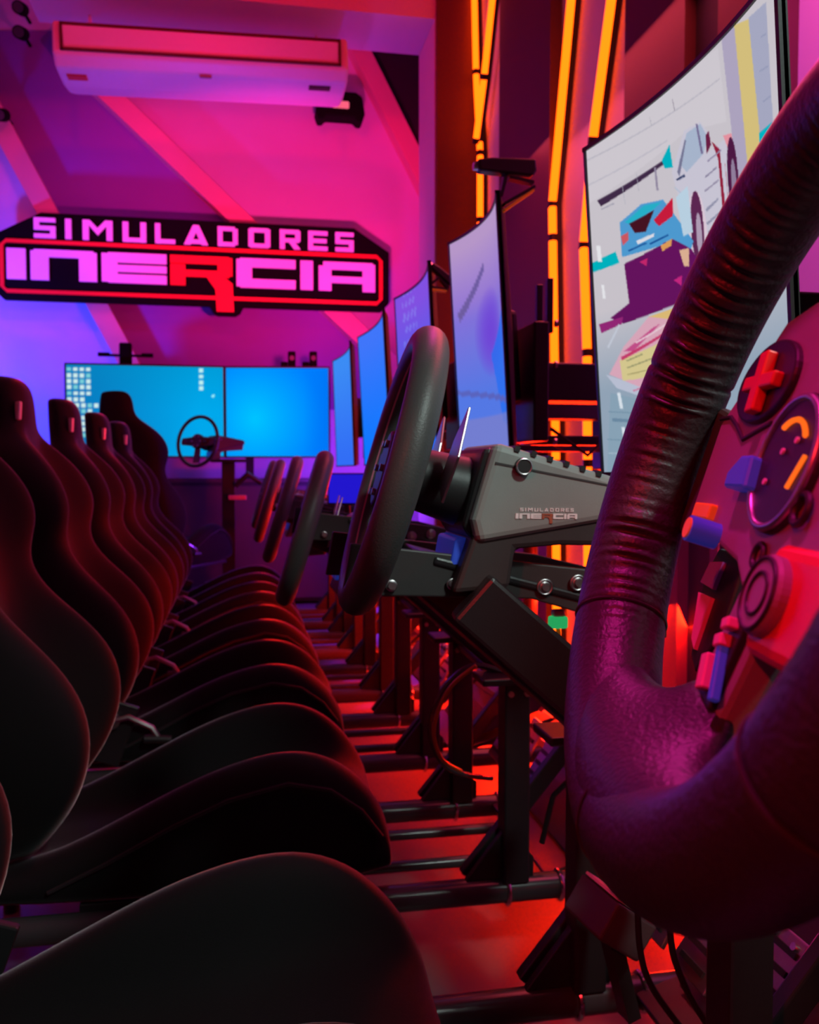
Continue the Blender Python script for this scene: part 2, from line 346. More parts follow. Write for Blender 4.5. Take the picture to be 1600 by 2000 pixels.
# ------------------------------------------------------------------ small fixtures at the far wall
p = ipt(661, 250, 7.1)
fl = empty('floodlight', (p.x, 7.1, p.z), label='small black floodlight with a glowing pink lens below the air conditioner', cat='floodlight')
MB().prism([(-.17,0),(-.19,.06),(-.17,.19),(-.12,.22),(.12,.22),(.17,.19),(.19,.06),(.17,0),(.13,.0),(.11,.03),(-.11,.03),(-.13,0)], SM, 0.16).build('housing', 'sign_black', fl, bevel=0.015)
MB().box((0.0, -0.163, 0.115), (0.13, 0.02, 0.055)).build('lens', 'lens', fl, bevel=0.012)
MB().box((0, 0.03, 0.1), (0.1, 0.1, 0.06)).build('bracket', 'steel', fl)
for (x, y, lab) in ((40, 18, 'small black spotlight at the top left corner, upper of two'), (41, 66, 'small black spotlight just below another at the top left corner'), (3, 226, 'small black spotlight cut by the left picture edge')):
    p = ipt(x, y, 6.9)
    s = empty('spotlight', p, label=lab, cat='spotlight', group='black spotlights by the left ceiling')
    MB().cyl((0, -0.07, -0.02), (0, 0.07, 0.03), 0.045).build('lamp_head', 'sign_black', s, smooth=True)
    MB().cyl((0, 0.07, 0.03), (0, 0.30, 0.05), 0.012).build('arm', 'sign_black', s)
    MB().cyl((0, -0.075, -0.022), (0, -0.066, -0.018), 0.036).build('lens', 'plate_dark', s)

# ------------------------------------------------------------------ racing seat
def make_seat(fab='fabric'):
    root = empty('racing_chair', (0, 0, 0))
    L = [  # z, ridge x, half width, ridge y
        (0.25,-.420,.190,.150),(0.33,-.350,.215,.170),(0.40,-.300,.245,.190),(0.50,-.272,.262,.200),(0.59,-.293,.258,.198),(0.664,-.351,.246,.190),(0.729,-.424,.234,.180),
        (0.79,-.466,.230,.178),(0.84,-.468,.240,.185),(0.898,-.453,.256,.195),(0.956,-.468,.256,.192),(1.015,-.505,.238,.175),(1.07,-.560,.190,.135),
        (1.12,-.588,.152,.105),(1.19,-.592,.146,.100),(1.24,-.600,.132,.088),(1.268,-.632,.100,.060)]
    rings = []
    for z, xr, wv, yr in L:
        xp = -.40-(z-.35)*.27; xp = min(xp, xr-0.012)
        xb = min(xp-0.085, xr-0.10) if z < 1.1 else xp-0.085
        half = [(xp, 0.0), (xp, yr*0.45), (xp+(xr-xp)*0.22, yr*0.70), (xp+(xr-xp)*0.80, yr*0.90), (xr, yr*1.03), (xr-0.012, yr*1.03+(wv-yr)*0.62), (xr-0.055, wv), (xb+0.035, wv*0.97), (xb+0.004, wv*0.80), (xb, wv*0.4), (xb, 0)]
        if z > 1.1:
            k = wv/.15; xb = xr-(.105 if z < 1.22 else (.098 if z < 1.26 else .072))
            half = [(xr, 0), (xr-.002, .038*k), (xr-.008, .066*k), (xr-.018, .088*k), (xr-.032, .104*k), (xr-.046, .112*k), (xr-.060, .115*k), (xb+.022, .104*k), (xb+.006, .082*k), (xb, .045*k), (xb, 0)]
        pts = [(x, y, z) for x, y in half]+[(x, -y, z) for x, y in half[-2:0:-1]]
        rings.append(pts)
    MB().loft(rings).build('backrest', fab, root, sub=2)
    Cx = [(-.60,.236,.232,.135,.190),(-.53,.250,.242,.145,.205),(-.44,.268,.250,.155,.222),(-.36,.292,.256,.175,.235),(-.26,.340,.266,.170,.245),(-.14,.402,.285,.168,.248),(-.04,.444,.310,.167,.248),(.07,.468,.335,.166,.247),
          (.15,.450,.350,.165,.245),(.21,.405,.345,.164,.240),(.25,.350,.320,.160,.236),(.275,.295,.280,.150,.226),(.272,.238,.236,.140,.196)]
    rings = []
    for x, zr, zp, yr, wv in Cx:
        zb = 0.20 if x < .2 else (0.205 if x < .24 else 0.215)
        half = [(0.0, zp), (yr*0.45, zp), (yr*0.72, zp+(zr-zp)*0.25), (yr*0.90, zp+(zr-zp)*0.82), (yr*1.05, zr), (yr*1.05+(wv-yr)*0.6, zr-0.010), (wv, zr-0.05 if zr > .3 else (zr+zb)/2), (wv*0.97, zb+0.012), (wv*0.8, zb), (wv*0.4, zb), (0, zb)]
        rings.append([(x, y, z) for y, z in half]+[(x, -y, z) for y, z in half[-2:0:-1]])
    MB().loft(rings).build('cushion', fab, root, sub=2)
    for sgn in (-1, 1):
        MB().tube([(x, sgn*(wv+0.0005), zr-0.052) for x, zr, zp, yr, wv in Cx[3:11]], 0.004, 6).build('piping', 'piping', root, smooth=True)
        MB().box((-0.36, sgn*0.235, 0.30), (0.10, 0.016, 0.17), (0, R(20), 0)).build('hinge_plate', 'steel', root, bevel=0.004)
        MB().box((-0.05, sgn*0.20, 0.196), (0.52, 0.03, 0.018)).build('slider_rail', 'steel', root, bevel=0.003)
    MB().cyl((-.355, -.246, .335), (-.355, -.262, .335), .022, 16).build('recliner_pivot', 'alu', root, smooth=True)
    lv = MB().tube([(-.355, -.258, .335), (-.31, -.262, .345), (-.25, -.268, .315), (-.235, -.268, .29)], .008, 8).build('recliner_lever', 'alu', root, smooth=True)
    MB().tube([(-.27, -.268, .285), (-.235, -.268, .283), (-.20, -.268, .28)], .012, 10).build('grip', 'plastic', lv, smooth=True)
    MB().box((-0.612, -0.096, 1.165), (0.010, 0.034, 0.050), (0, R(4), R(40))).build('headrest_lit_patch', 'pale_pink', root, bevel=0.003)  # bright lit spot on the headrest, set in as a pale patch
    return root
ST = {0: 0.33, 1: 1.09, 2: 1.91, 3: 2.72, 4: 3.50, 5: 4.28, 6: 5.05}
seat0 = make_seat()
seat_labels = {1: 'black fabric bucket seat nearest the camera, its thigh bolster filling the lower left', 2: 'black bucket seat second nearest, behind the nearest thigh bolster, head cut by left picture edge',
    3: 'black bucket seat with the tallest headrest in view against the blue glow', 4: 'black bucket seat just behind the one with the tallest headrest in view', 5: 'black bucket seat third in the row of full headrests', 6: 'farthest black bucket seat of the row along the wheels'}
for i in range(1, 7):
    s = seat0 if i == 1 else copy_tree(seat0)
    s.location = ((-0.02 if i == 1 else 0.012), ST[i]-(0.02 if i == 1 else 0), 0); s.rotation_euler = (R(2.5 if i == 1 else 0), 0, 0); tag(s, seat_labels[i], 'chair', 'bucket seats in a row')

for o in [o for o in D.objects if o.get('label', '') == seat_labels[2]]:
    for ch in list(o.children):
        if ch.name.startswith(('recliner', 'hinge_plate')):
            for g_ in list(ch.children): D.objects.remove(g_)
            D.objects.remove(ch)
# ------------------------------------------------------------------ rig frame
def make_rig():
    r = empty('rig_frame', (0, 0, 0))
    for sg in (-1, 1):
        y = sg*0.22
        MB().cyl((-0.58, y, .165), (1.02, y, .165), 0.026, 20).build('side_tube', 'tube', r, smooth=True)
        for x in (-0.52, 0.96):
            MB().cyl((x, y, 0.0), (x, y, .145), 0.018, 14).build('foot', 'steel', r, smooth=True)
        for x in (0.47, 0.57):
            pass
        for x in (0.515, 0.625):
            MB().torus((x, y, .165), (1, 0, 0), 0.028, 0.0045, 28, 8).build('clamp_ring', 'chrome', r, smooth=True)
        po = MB().box((0.53, y, 0.385), (0.052, 0.052, 0.40)).build('post', 'steel', r, bevel=0.004)
        MB().prism([(0.43,.19),(0.57,.19),(0.57,.23),(0.51,.29)], Matrix(((1,0,0,0),(0,0,-1,y+0.008),(0,1,0,0),(0,0,0,1))), 0.016).build('gusset', 'steel', po, bevel=0.002)
        for x in (0.515, 0.548): MB().cyl((x, y-0.026, .565), (x, y-0.031, .565), 0.006, 12).build('bolt', 'alu', po, smooth=True)
        MB().box((0.525, y, 0.592), (0.14, 0.085, 0.014)).build('top_plate', 'steel', po, bevel=0.003)
        MB().bar((0.44, y+0.028, 0.185), (0.72, y+0.028, 0.52), 0.024, 0.034).build('brace', 'steel', r, bevel=0.003)
        a = MB().bar((0.25, sg*0.13, 0.862), (0.545, sg*0.17, 0.600), 0.045, 0.065).build('arm', 'steel', r, bevel=0.005)
        MB().bar((0.27, sg*0.13-0.024*sg, 0.862), (0.53, sg*0.17-0.024*sg, 0.640), 0.004, 0.012).build('edge_highlight', 'red', a)  # warm highlight along the arm edge, put in as a red strip
        dp = MB().prism([(0.11,.862),(0.33,.852),(0.50,.80),(0.50,.86),(0.40,.885),(0.12,.92)], Matrix(((1,0,0,0),(0,0,-1,sg*0.098+0.004),(0,1,0,0),(0,0,0,1))), 0.008).build('side_plate', 'body_dark', r, bevel=0.002)
        for (x, z) in ((0.13, .872), (0.165, .872), (0.235, .872), (0.275, .872), (0.345, .866), (0.385, .870)):
            MB().torus((x, sg*0.106, z), (0, 1, 0), 0.0055, 0.0015, 20, 8).build('bolt_ring', 'alu', dp, smooth=True)
            MB().cyl((x, sg*0.098, z), (x, sg*0.110, z), 0.0042, 12).build('bolt', 'alu', dp, smooth=True)
        for (x, z) in ((0.345, .866), (0.385, .870)): MB().torus((x, sg*0.106, z), (0, 1, 0), 0.0085, 0.0016, 24, 8).build('bolt_ring', 'alu', dp, smooth=True)
    for y in (-0.08, 0.08): MB().cyl((-0.5, y, .165), (0.92, y, .165), 0.012, 12).build('inner_tube', 'tube', r, smooth=True)
    for x in (-0.50, 0.92): MB().cyl((x, -0.22, .165), (x, 0.22, .165), 0.022, 16).build('cross_tube', 'tube', r, smooth=True)
    MB().cyl((0.53, -0.2, .575), (0.53, 0.2, .575), 0.018, 14).build('cross_tube', 'tube', r, smooth=True)
    MB().box((0.33, 0, 0.868), (0.24, 0.21, 0.010), (0, R(15), 0)).build('wheel_deck', 'steel', r, bevel=0.003)
    MB().box((0.76, 0, 0.215), (0.32, 0.40, 0.012), (0, R(-16), 0)).build('pedal_deck', 'steel', r, bevel=0.003)
    return r
def make_pedals():
    r = empty('pedal_set', (0, 0, 0))
    MB().prism([(0.66,.200),(0.90,.285),(0.90,.36),(0.82,.38),(0.72,.28)], Matrix(((1,0,0,0),(0,0,-1,0.17),(0,1,0,0),(0,0,0,1))), 0.34).build('housing', 'plate_dark', r, bevel=0.006)
    bx8 = [(0,3,2,1),(4,5,6,7),(0,1,5,4),(1,2,6,5),(2,3,7,6),(3,0,4,7)]
    def slab(x0, x1, y0, y1, z0, z1, m): return MB().add([(x0,-y0,z0),(x1,-y1,z0),(x1,y1,z0),(x0,y0,z0),(x0,-y0,z1),(x1,-y1,z1),(x1,y1,z1),(x0,y0,z1)], bx8, m)
    for y in (-0.12, 0.0, 0.12):
        arm = MB().bar((0.78, y, 0.30), (0.645, y, 0.40), 0.022, 0.016).build('pedal_arm', 'alu', r, bevel=0.002)
        m = Matrix.Translation((0.625, y, 0.375)) @ Euler((0, R(-58), 0)).to_matrix().to_4x4()
        slab(-.070, .070, .046, .036, -.004, .004, m).build('pedal_face', 'alu', r, bevel=0.002)
        for q in range(5): slab(-.004, .004, .030, .030, .004, .0075, m @ Matrix.Translation((-.050+q*.025, 0, 0))).build('grip_strip', 'plastic', arm)
        for dy in (-.02, .02): MB().cyl(m @ Vector((.058, dy, .003)), m @ Vector((.058, dy, .008)), .005, 10).build('bolt', 'chrome', arm, smooth=True)
    MB().tube([(0.86, -.16, .30), (0.80, -.20, .40), (0.70, -.21, .42), (0.62, -.20, .34), (0.60, -.19, .24)], .006, 8).build('hose', 'plastic', r, smooth=True)
    MB().tube([(0.86, .10, .34), (0.80, .06, .46), (0.72, .02, .50), (0.66, .0, .46)], .005, 8).build('hose', 'red', r, smooth=True)
    return r
rig0 = make_rig(); ped0 = make_pedals()
nth = {0: 'closest to the camera, behind the big leather wheel', 1: 'carrying the grey wheel base with white lettering', 2: 'with the tall black upright post in view', 3: 'third along the row, mid distance', 4: 'fourth along the row', 5: 'fifth along the row, near the far screens', 6: 'last of the row'}
for i in range(0, 6):
    r = rig0 if i == 0 else copy_tree(rig0); r.location = (0, ST[i], 0)
    tag(r, 'black tubular simulator rig frame '+nth[i], 'rig frame', 'simulator rig frames')
    if i >= 1:
        p = ped0 if i == 1 else copy_tree(ped0); p.location = (0, ST[i], 0)
        tag(p, 'three metal pedals on the rig frame '+nth[i], 'pedals', 'pedal sets')
r6 = copy_tree(rig0); r6.location = (0, ST[6], 0); tag(r6, 'black tubular simulator rig frame '+nth[6], 'rig frame', 'simulator rig frames')
for ch in list(rig0.children):
    if ch.name.startswith(('arm', 'side_plate', 'wheel_deck')):
        for g_ in list(ch.children): D.objects.remove(g_)
        D.objects.remove(ch)

# ------------------------------------------------------------------ steering wheels (local x = away from driver, y = far side, z = up in the wheel plane)
YZ = Matrix(((0,0,1,0),(1,0,0,0),(0,1,0,0),(0,0,0,1)))        # local xy -> y,z ; extrude along +x
def YZat(x): return Matrix.Translation((x, 0, 0)) @ YZ
def make_wheel():
    r = empty('steering_wheel', (0, 0, 0))
    MB().torus((0, 0, 0), (1, 0, 0), 0.148, 0.0195, 96, 20).build('rim', 'rubber', r, smooth=True)
    MB().torus((-0.008, 0, 0), (1, 0, 0), 0.1325, 0.0022, 96, 8).build('rim_edge_light', 'pinkish', r, smooth=True)  # pink light on the rim edge, put in as a thin ring
    for sg in (-1, 1):
        MB().prism([(sg*.035,-.028),(sg*.125,-.020),(sg*.132,.0),(sg*.125,.022),(sg*.035,.03)], YZat(0.004), 0.008).build('spoke', 'plate_dark', r, bevel=0.002)
        MB().prism([(sg*.045,-.012),(sg*.075,-.010),(sg*.080,.02),(sg*.048,.024)], YZat(-0.010), 0.014).build('button_pod', 'plastic', r, bevel=0.003)
        MB().prism([(sg*.030,.0),(sg*.085,-.02),(sg*.105,.03),(sg*.085,.085),(sg*.050,.05)], YZat(0.052), 0.003).build('paddle', 'alu', r, bevel=0.001)
    MB().prism([(-.020,-.035),(.020,-.035),(.026,-.130),(-.026,-.130)], YZat(0.004), 0.008).build('spoke', 'plate_dark', r, bevel=0.002)
    MB().prism(ellipse(0, 0, .045, .045, 24), YZat(-0.012), 0.03).build('hub', 'plastic', r, bevel=0.004)
    MB().cyl((0.015, 0, 0), (0.085, 0, 0), 0.034, 24, 0.040).build('quick_release', 'plastic', r, smooth=True)
    for a in range(6):
        q = a*math.pi/3; MB().cyl((-0.012, .032*math.cos(q), .032*math.sin(q)), (-0.016, .032*math.cos(q), .032*math.sin(q)), 0.004, 10).build('bolt', 'alu', r, smooth=True)
    return r
def make_base():
    r = empty('steering_motor_unit', (0, 0, 0))
    XZ = Matrix(((1,0,0,0),(0,0,-1,0),(0,1,0,0),(0,0,0,1)))
    def pr(pts, y0, y1): return MB().prism(pts, Matrix.Translation((0, y1, 0)) @ XZ, y1-y0)
    pr([(.092,.060),(.29,.062),(.305,.052),(.305,.034),(.234,.006),(.104,-.054),(.090,-.03)], -.075, .075).build('housing', 'body', r, bevel=0.010, seg=3)
    pr([(.098,.036),(.298,.055),(.298,.057),(.098,.0385)], -.0758, -.0745).build('panel_line', 'body_dark', r)
    pr([(.098,-.045),(.234,.014),(.300,.036),(.300,-.005),(.20,-.030),(.150,-.048),(.156,-.092),(.094,-.115)], -.068, .068).build('lower_housing', 'body_dark', r, bevel=0.006)
    pr([(.085,.052),(.100,.056),(.100,-.052),(.085,-.04)], -.062, .062).build('front_ring', 'plastic', r, bevel=0.006)
    for q in range(6): pr([(.115+q*.020,.056),(.121+q*.020,.056),(.121+q*.020,.0625),(.115+q*.020,.0625)], -.0758, -.050).build('vent_slot', 'plastic', r)
    k = MB().cyl((.129, -.070, .042), (.129, -.082, .042), 0.0095, 20).build('side_knob', 'plastic', r, smooth=True)
    MB().torus((.129, -.082, .042), (0, 1, 0), 0.0085, 0.0010, 24, 8).build('knob_ring', 'alu', k, smooth=True)
    pr([(.085,-.055),(.098,-.05),(.098,-.085),(.088,-.088)], -.045, .045).build('lower_lip', 'blue', r, bevel=0.003)
    dk = 0.078/766
    lettering(r, Matrix.Translation((0.173, -0.0752, -0.009)) @ Matrix.Rotation(R(-15), 4, 'Y') @ XZ, dk, 0.0008, 'decal', 'decal_red')
    return r
wh = make_wheel(); ba = make_base()
WS = {1: ((.172, 1.03, 1.0), 16, -4, 1.03), 2: ((.135, 1.93, .878), 16.5, -4, 1.03), 3: ((.125, 2.72, .885), 17, -3, 1.0), 4: ((.11, 3.50, .885), 17, -3, 1.0), 5: ((.11, 4.28, .89), 17, 0, 1.0)}
wl = {1: 'black racing wheel with grey lit rim in the middle, before the lettered base', 2: 'black racing wheel lower and left of the middle grey rimmed wheel', 3: 'small distant steering wheel just left of the second row wheel', 4: 'distant steering wheel, fourth along the row', 5: 'farthest steering wheel of the row, mostly hidden'}
bl = {1: 'grey wheel base with white SIMULADORES INERCIA lettering on its side', 2: 'grey wheel base seen through and under the middle racing wheel', 3: 'wheel base behind the third steering wheel of the row', 4: 'wheel base behind the fourth steering wheel of the row', 5: 'wheel base behind the farthest steering wheel of the row'}
for i in range(1, 6):
    c, t, yw, sc = WS[i]
    o = wh if i == 1 else copy_tree(wh); o.location = c; o.rotation_euler = (0, R(t), R(yw)); o.scale = (sc, sc, sc); tag(o, wl[i], 'steering wheel', 'steering wheels along the row')
    b = ba if i == 1 else copy_tree(ba); b.location = c; b.rotation_euler = (0, R(t), 0); tag(b, bl[i], 'motor unit', 'steering motor units along the row')

# ---- the big wheel in the foreground
W1 = empty('steering_wheel', (.191, .305, 1.006), (0, R(17.6), R(-12)), 'large leather wrapped steering wheel filling the right foreground', 'steering wheel')
NT, NP = 720, 56; Rm, rm = .147, .0225
vs_, fs_ = [], []
rnd = random.Random(3); ph = [rnd.random()*6.28 for _ in range(12)]; 
for i in range(NT):
    th = 2*math.pi*i/NT       # 0 = top, +90 = far side
    wr = (math.sin(th*124+ph[0]+1.6*math.sin(th*7+ph[1]))*0.6+math.sin(th*183+ph[2]+2*math.sin(th*5))*0.4)
    amp = 0.55+0.45*math.sin(th*3+ph[3])
    deg = math.degrees(th) % 360
    fade = 1.0
    if 128 < deg < 232: fade = 0.0 if 138 < deg < 222 else 0.5     # smooth bottom sleeve
    if 78 < deg < 104: fade = 0.15
    rr0 = rm
    for sd in (126, 234, 180, 288, 72): rr0 -= 0.0010*math.exp(-((deg-sd)/0.45)**2)
    for j in range(NP):
        q = 2*math.pi*j/NP      # q=0 outward, pi/2 towards away, pi inner, 3pi/2 driver
        mq = max(0.0, math.cos(q-math.pi*1.12))**1.5
        mq2 = math.exp(-((q-math.pi*1.10-0.12*math.sin(th*61+ph[5]))/0.46)**2)
        r_ = rr0+fade*amp*wr*0.0040*(0.10*mq+mq2)
        rad = Rm+r_*math.cos(q); x = r_*math.sin(q)
        vs_.append((x, rad*math.sin(th), rad*math.cos(th)))
for i in range(NT):
    for j in range(NP):
        fs_.append((i*NP+j, i*NP+(j+1) % NP, ((i+1) % NT)*NP+(j+1) % NP, ((i+1) % NT)*NP+j))
rim = MB().add(vs_, fs_).build('rim_cover', 'leather', W1, smooth=True, auto=False)
for sd in (126, 234, 180):
    a = R(sd); MB().torus((0, Rm*math.sin(a), Rm*math.cos(a)), (0, math.cos(a), -math.sin(a)), rm+0.0001, 0.0007, 48, 6).build('seam', 'piping', rim, smooth=True)
PX = 0.012          # face plane of the spoke plates
half = [(.030,.070),(.058,.066),(.085,.040),(.104,.022),(.104,-.026),(.079,-.031),(.024,-.041),(.010,-.050)]
pl = MB().prism(half+[(-y, z) for y, z in half[::-1]], YZat(PX), 0.016).build('face_plate', 'plate', W1, bevel=0.003, seg=3)
for sg in (1, -1):
    MB().prism([(sg*.095,.026),(sg*.130,.034),(sg*.132,-.035),(sg*.095,-.028)], YZat(PX+0.004), 0.018).build('spoke', 'plate_dark', W1, bevel=0.003)
MB().prism([(-.024,-.045),(.012,-.045),(.030,-.114),(-.004,-.114)], YZat(PX+0.001), 0.014).build('spoke', 'plate', W1, bevel=0.003)
sr = []
for rho, fh, xc, ht in ((.094, 11.5, .018, .006), (.098, 12.5, .017, .009), (.106, 14.5, .013, .012), (.114, 19, .008, .015), (.122, 27, .003, .0185), (.132, 36, .000, .0222), (.146, 38, .000, .0236), (.158, 30, .000, .0180)):
    sr.append([(xc+ht*math.sin(2*math.pi*k/28), rho*math.sin(R(7+fh*math.cos(2*math.pi*k/28))), -rho*math.cos(R(7+fh*math.cos(2*math.pi*k/28)))) for k in range(28)])
MB().loft(sr).build('spoke_sleeve', 'leather', W1, sub=1)
MB().tube([(PX-.0003,.104,.024),(PX-.0003,.089,.024),(PX-.0003,.076,.019),(PX-.0003,.062,.012),(PX-.0003,.034,.018)], 0.0011, 6).build('joint_line', 'plastic', pl)
def disc(name, m, cy, cz, ry, rz, x0, d, parent=W1, bevel=0.0): return MB().prism(ellipse(cy, cz, ry, rz, 40), YZat(x0), d).build(name, m, parent, bevel=bevel)
for sg in (1, -1):
    dp = disc('direction_pad', 'plastic', sg*.052, .037, .031, .0185, PX-.003, .006, bevel=0.0012)
    for dy, dz in ((0, 0),):
        MB().box((PX-.0055, sg*.047, .035), (.005, .0085, .027), (R(-6*sg), 0, 0)).build('pad_cross', 'red', dp, bevel=0.001)
        MB().box((PX-.0054, sg*.046, .035), (.0048, .034, .0065)).build('pad_cross', 'red', dp, bevel=0.001)
    pd = MB().prism([(sg*.070,-.036),(sg*.108,-.036),(sg*.116,-.052),(sg*.098,-.090),(sg*.085,-.096),(sg*.070,-.075)], YZat(.032), .004).build('paddle', 'plastic', W1, bevel=0.0015)
    MB().prism([(sg*.090,-.042),(sg*.108,-.044),(sg*.112,-.055),(sg*.092,-.056)], YZat(.030), .003).build('paddle_inlay', 'violet', pd)
    MB().prism([(sg*.090,-.060),(sg*.110,-.060),(sg*.098,-.082),(sg*.090,-.086)], YZat(.030), .003).build('paddle_inlay', 'pinkish', pd)
    if sg < 0: continue
    MB().prism([(sg*.020,-.012),(sg*.044,-.012),(sg*.045,-.005),(sg*.034,.002),(sg*.023,.002)], YZat(PX-.008), .009).build('toggle_button', 'blue', W1, bevel=0.0015)
    MB().box((PX-.001, sg*.078, -.0225), (.005, .024, .0075)).build('corner_button', 'orange', W1, bevel=0.001)
    kn = MB().cyl((PX, sg*.055, -.0325), (PX-.013, sg*.055, -.0325), 0.0058, 24).build('rotary_knob', 'blue', W1, smooth=True)
    MB().cyl((PX-.0131, sg*.055, -.0325), (PX-.0138, sg*.055, -.0325), 0.0046, 24).build('knob_cap', 'orange', kn, smooth=True)
g = disc('gauge', 'plastic', 0, .0, .0275, .0275, PX-.003, .006, bevel=0.0012)
mb = MB().torus((PX-.003, 0, 0), (1, 0, 0), .0255, .0016, 64, 10); mb.build('gauge_ring', 'alu', g, smooth=True)
MB().tube([(PX-.0036, .0165*math.cos(R(a)), .0165*math.sin(R(a))) for a in range(55, 150, 6)], 0.0011, 6).build('gauge_arc', 'neon_gauge', g)
MB().tube([(PX-.0036, -.019, .002), (PX-.0036, -.012, -.010)], 0.0009, 6).build('gauge_needle', 'neon_gauge', g)
for (yy, zz) in ((.002, .004), (-.008, .008), (.010, -.008)): MB().cyl((PX-.0036, yy, zz), (PX-.0044, yy, zz), .0013, 10).build('gauge_mark', 'pale_pink', g)
MB().torus((PX-.002, -.0265, -.017), (1, 0, 0), .0055, .0014, 32, 8).build('ring_knob', 'plastic', W1, smooth=True)
MB().torus((PX-.001, .000, -.036), (1, 0, 0), .0045, .0012, 32, 8).build('ring_knob', 'plastic', W1, smooth=True)
hb = MB().box((PX+.006, -.045, -.050), (.018, .060, .042)).build('hub_block', 'red', W1, bevel=0.006, seg=3)  # red light on the hub, put into the block's colour
d2 = disc('hub_dial', 'plate', -.029, -.049, .0145, .0145, PX-.008, .014, bevel=0.002)
MB().torus((PX-.008, -.029, -.049), (1, 0, 0), .0128, .0009, 48, 8).build('dial_ring', 'plastic', d2, smooth=True)
MB().torus((PX-.008, -.029, -.049), (1, 0, 0), .0075, .0009, 48, 8).build('dial_ring', 'plastic', d2, smooth=True)
sl = MB().prism([(-.013,-.061),(-.001,-.061),(.013,-.093),(-.004,-.097)], YZat(PX-.002), .004).build('button_strip', 'plastic', W1, bevel=0.001)
for (yy, zz, hh) in ((-.004, -.0635, .0045), (-.002, -.0705, .005), (.003, -.084, .014)):
    MB().box((PX-.004, yy, zz), (.005, .0065, hh), (R(-20), 0, 0)).build('strip_button', 'pinkish', sl, bevel=0.0008)
MB().box((PX-.0035, -.006, -.080), (.004, .0035, .026), (R(-22), 0, 0)).build('strip_button', 'blue', sl, bevel=0.0008)
MB().cyl((PX+.010, 0, -.01), (PX+.09, 0, -.01), .036, 24).build('quick_release', 'plastic', W1, smooth=True)
b0 = copy_tree(ba); b0.location = W1.location; b0.rotation_euler = (0, R(17.6), R(-12)); tag(b0, 'wheel base behind the large foreground steering wheel', 'motor unit', 'steering motor units along the row')
for ch in list(b0.children):
    if ch.name.startswith('letter'): D.objects.remove(ch)

# ------------------------------------------------------------------ curved monitors
def inpoly(x, y, P):
    c = False; j = len(P)-1
    for i in range(len(P)):
        if (P[i][1] > y) != (P[j][1] > y) and x < (P[j][0]-P[i][0])*(y-P[i][1])/(P[j][1]-P[i][1])+P[i][0]: c = not c
        j = i
    return c
def mixc(a, b, t): t = max(0, min(1, t)); return tuple(a[i]*(1-t)+b[i]*t for i in range(3))
def make_monitor(Yn, Yf, zb, H, X, tilt, paint, nu, nv, curve=0.03, label='', strength=1.0):
    Wd = Yf-Yn; Yc = (Yn+Yf)/2
    r = empty('monitor', (X, Yc, zb), (0, R(tilt), 0), label, 'monitor', 'curved monitors along the row')
    cx = lambda y: -curve*((2*y/Wd)**2)+curve*0.0
    n = 24
    ys = [-Wd/2-.006+(Wd+.012)*i/n for i in range(n+1)]
    tk = lambda y: .007+.028*max(0, 1-(2*y/Wd)**2)
    rings = [[(cx(y)+.002, y, -.006), (cx(y)+tk(y)*.85, y, .0), (cx(y)+tk(y), y, H*.5), (cx(y)+tk(y)*.85, y, H), (cx(y)+.002, y, H+.006)] for y in ys]
    MB().loft(rings).build('shell', 'plastic', r, bevel=0)
    m = MB(); 
    for j in range(nv+1):
        for i in range(nu+1):
            y = -Wd/2+Wd*i/nu; m.v.append((cx(y), y, H*j/nv))
    for j in range(nv):
        for i in range(nu): m.f.append((j*(nu+1)+i, j*(nu+1)+i+1, (j+1)*(nu+1)+i+1, (j+1)*(nu+1)+i))
    sc = m.build('screen', 'screen', r, smooth=True, auto=False)
    at = sc.data.color_attributes.new('picture', 'FLOAT_COLOR', 'POINT')
    k = 0
    for j in range(nv+1):
        for i in range(nu+1):
            c = lin(paint(i/nu, j/nv)); at.data[k].color = (c[0]*strength, c[1]*strength, c[2]*strength, 1); k += 1
    # thin bezel
    bz = MB(); e = .006
    for (za, zb_) in ((-e, 0), (H, H+e)):
        bz.loft([[(cx(y)-.003, y, za), (cx(y)-.003, y, zb_), (cx(y)+.006, y, zb_), (cx(y)+.006, y, za)] for y in ys])
    for (ya, yb) in ((-Wd/2-.006, -Wd/2), (Wd/2, Wd/2+e)):
        bz.box((cx(Wd/2)+.002, (ya+yb)/2, H/2), (.010, abs(yb-ya), H+2*e))
    bz.build('bezel', 'plastic', r)
    MB().box((.050, .09, H*.42), (.04, .16, .20)).build('rear_hump', 'plastic', r, bevel=0.01)
    return r
S1POLY = '__S1__'
S1POLY = []
def zp(pts): return [(1100+x*.45, y*.45) for x, y in pts]
Y1n, Y1f, Z1b, H1, X1, T1 = .790, 1.262, 1.0, .470, .556, -4.0
def raster(polys, Yn, Yf, zb, H, X):
    out = []
    for P, c in polys:
        Q = []
        for x, y in P:
            p = iptX(x, y, X-.045); Q.append(((p.y-Yn)/(Yf-Yn), (p.z-zb)/H))
        out.append((Q, c, min(q[0] for q in Q), max(q[0] for q in Q), min(q[1] for q in Q), max(q[1] for q in Q)))
    return out
E_ = lambda cx, cy, rx, ry, sl=0: [(cx+rx*math.cos(a*.3142)+sl*ry*math.sin(a*.3142), cy+ry*math.sin(a*.3142)) for a in range(20)]
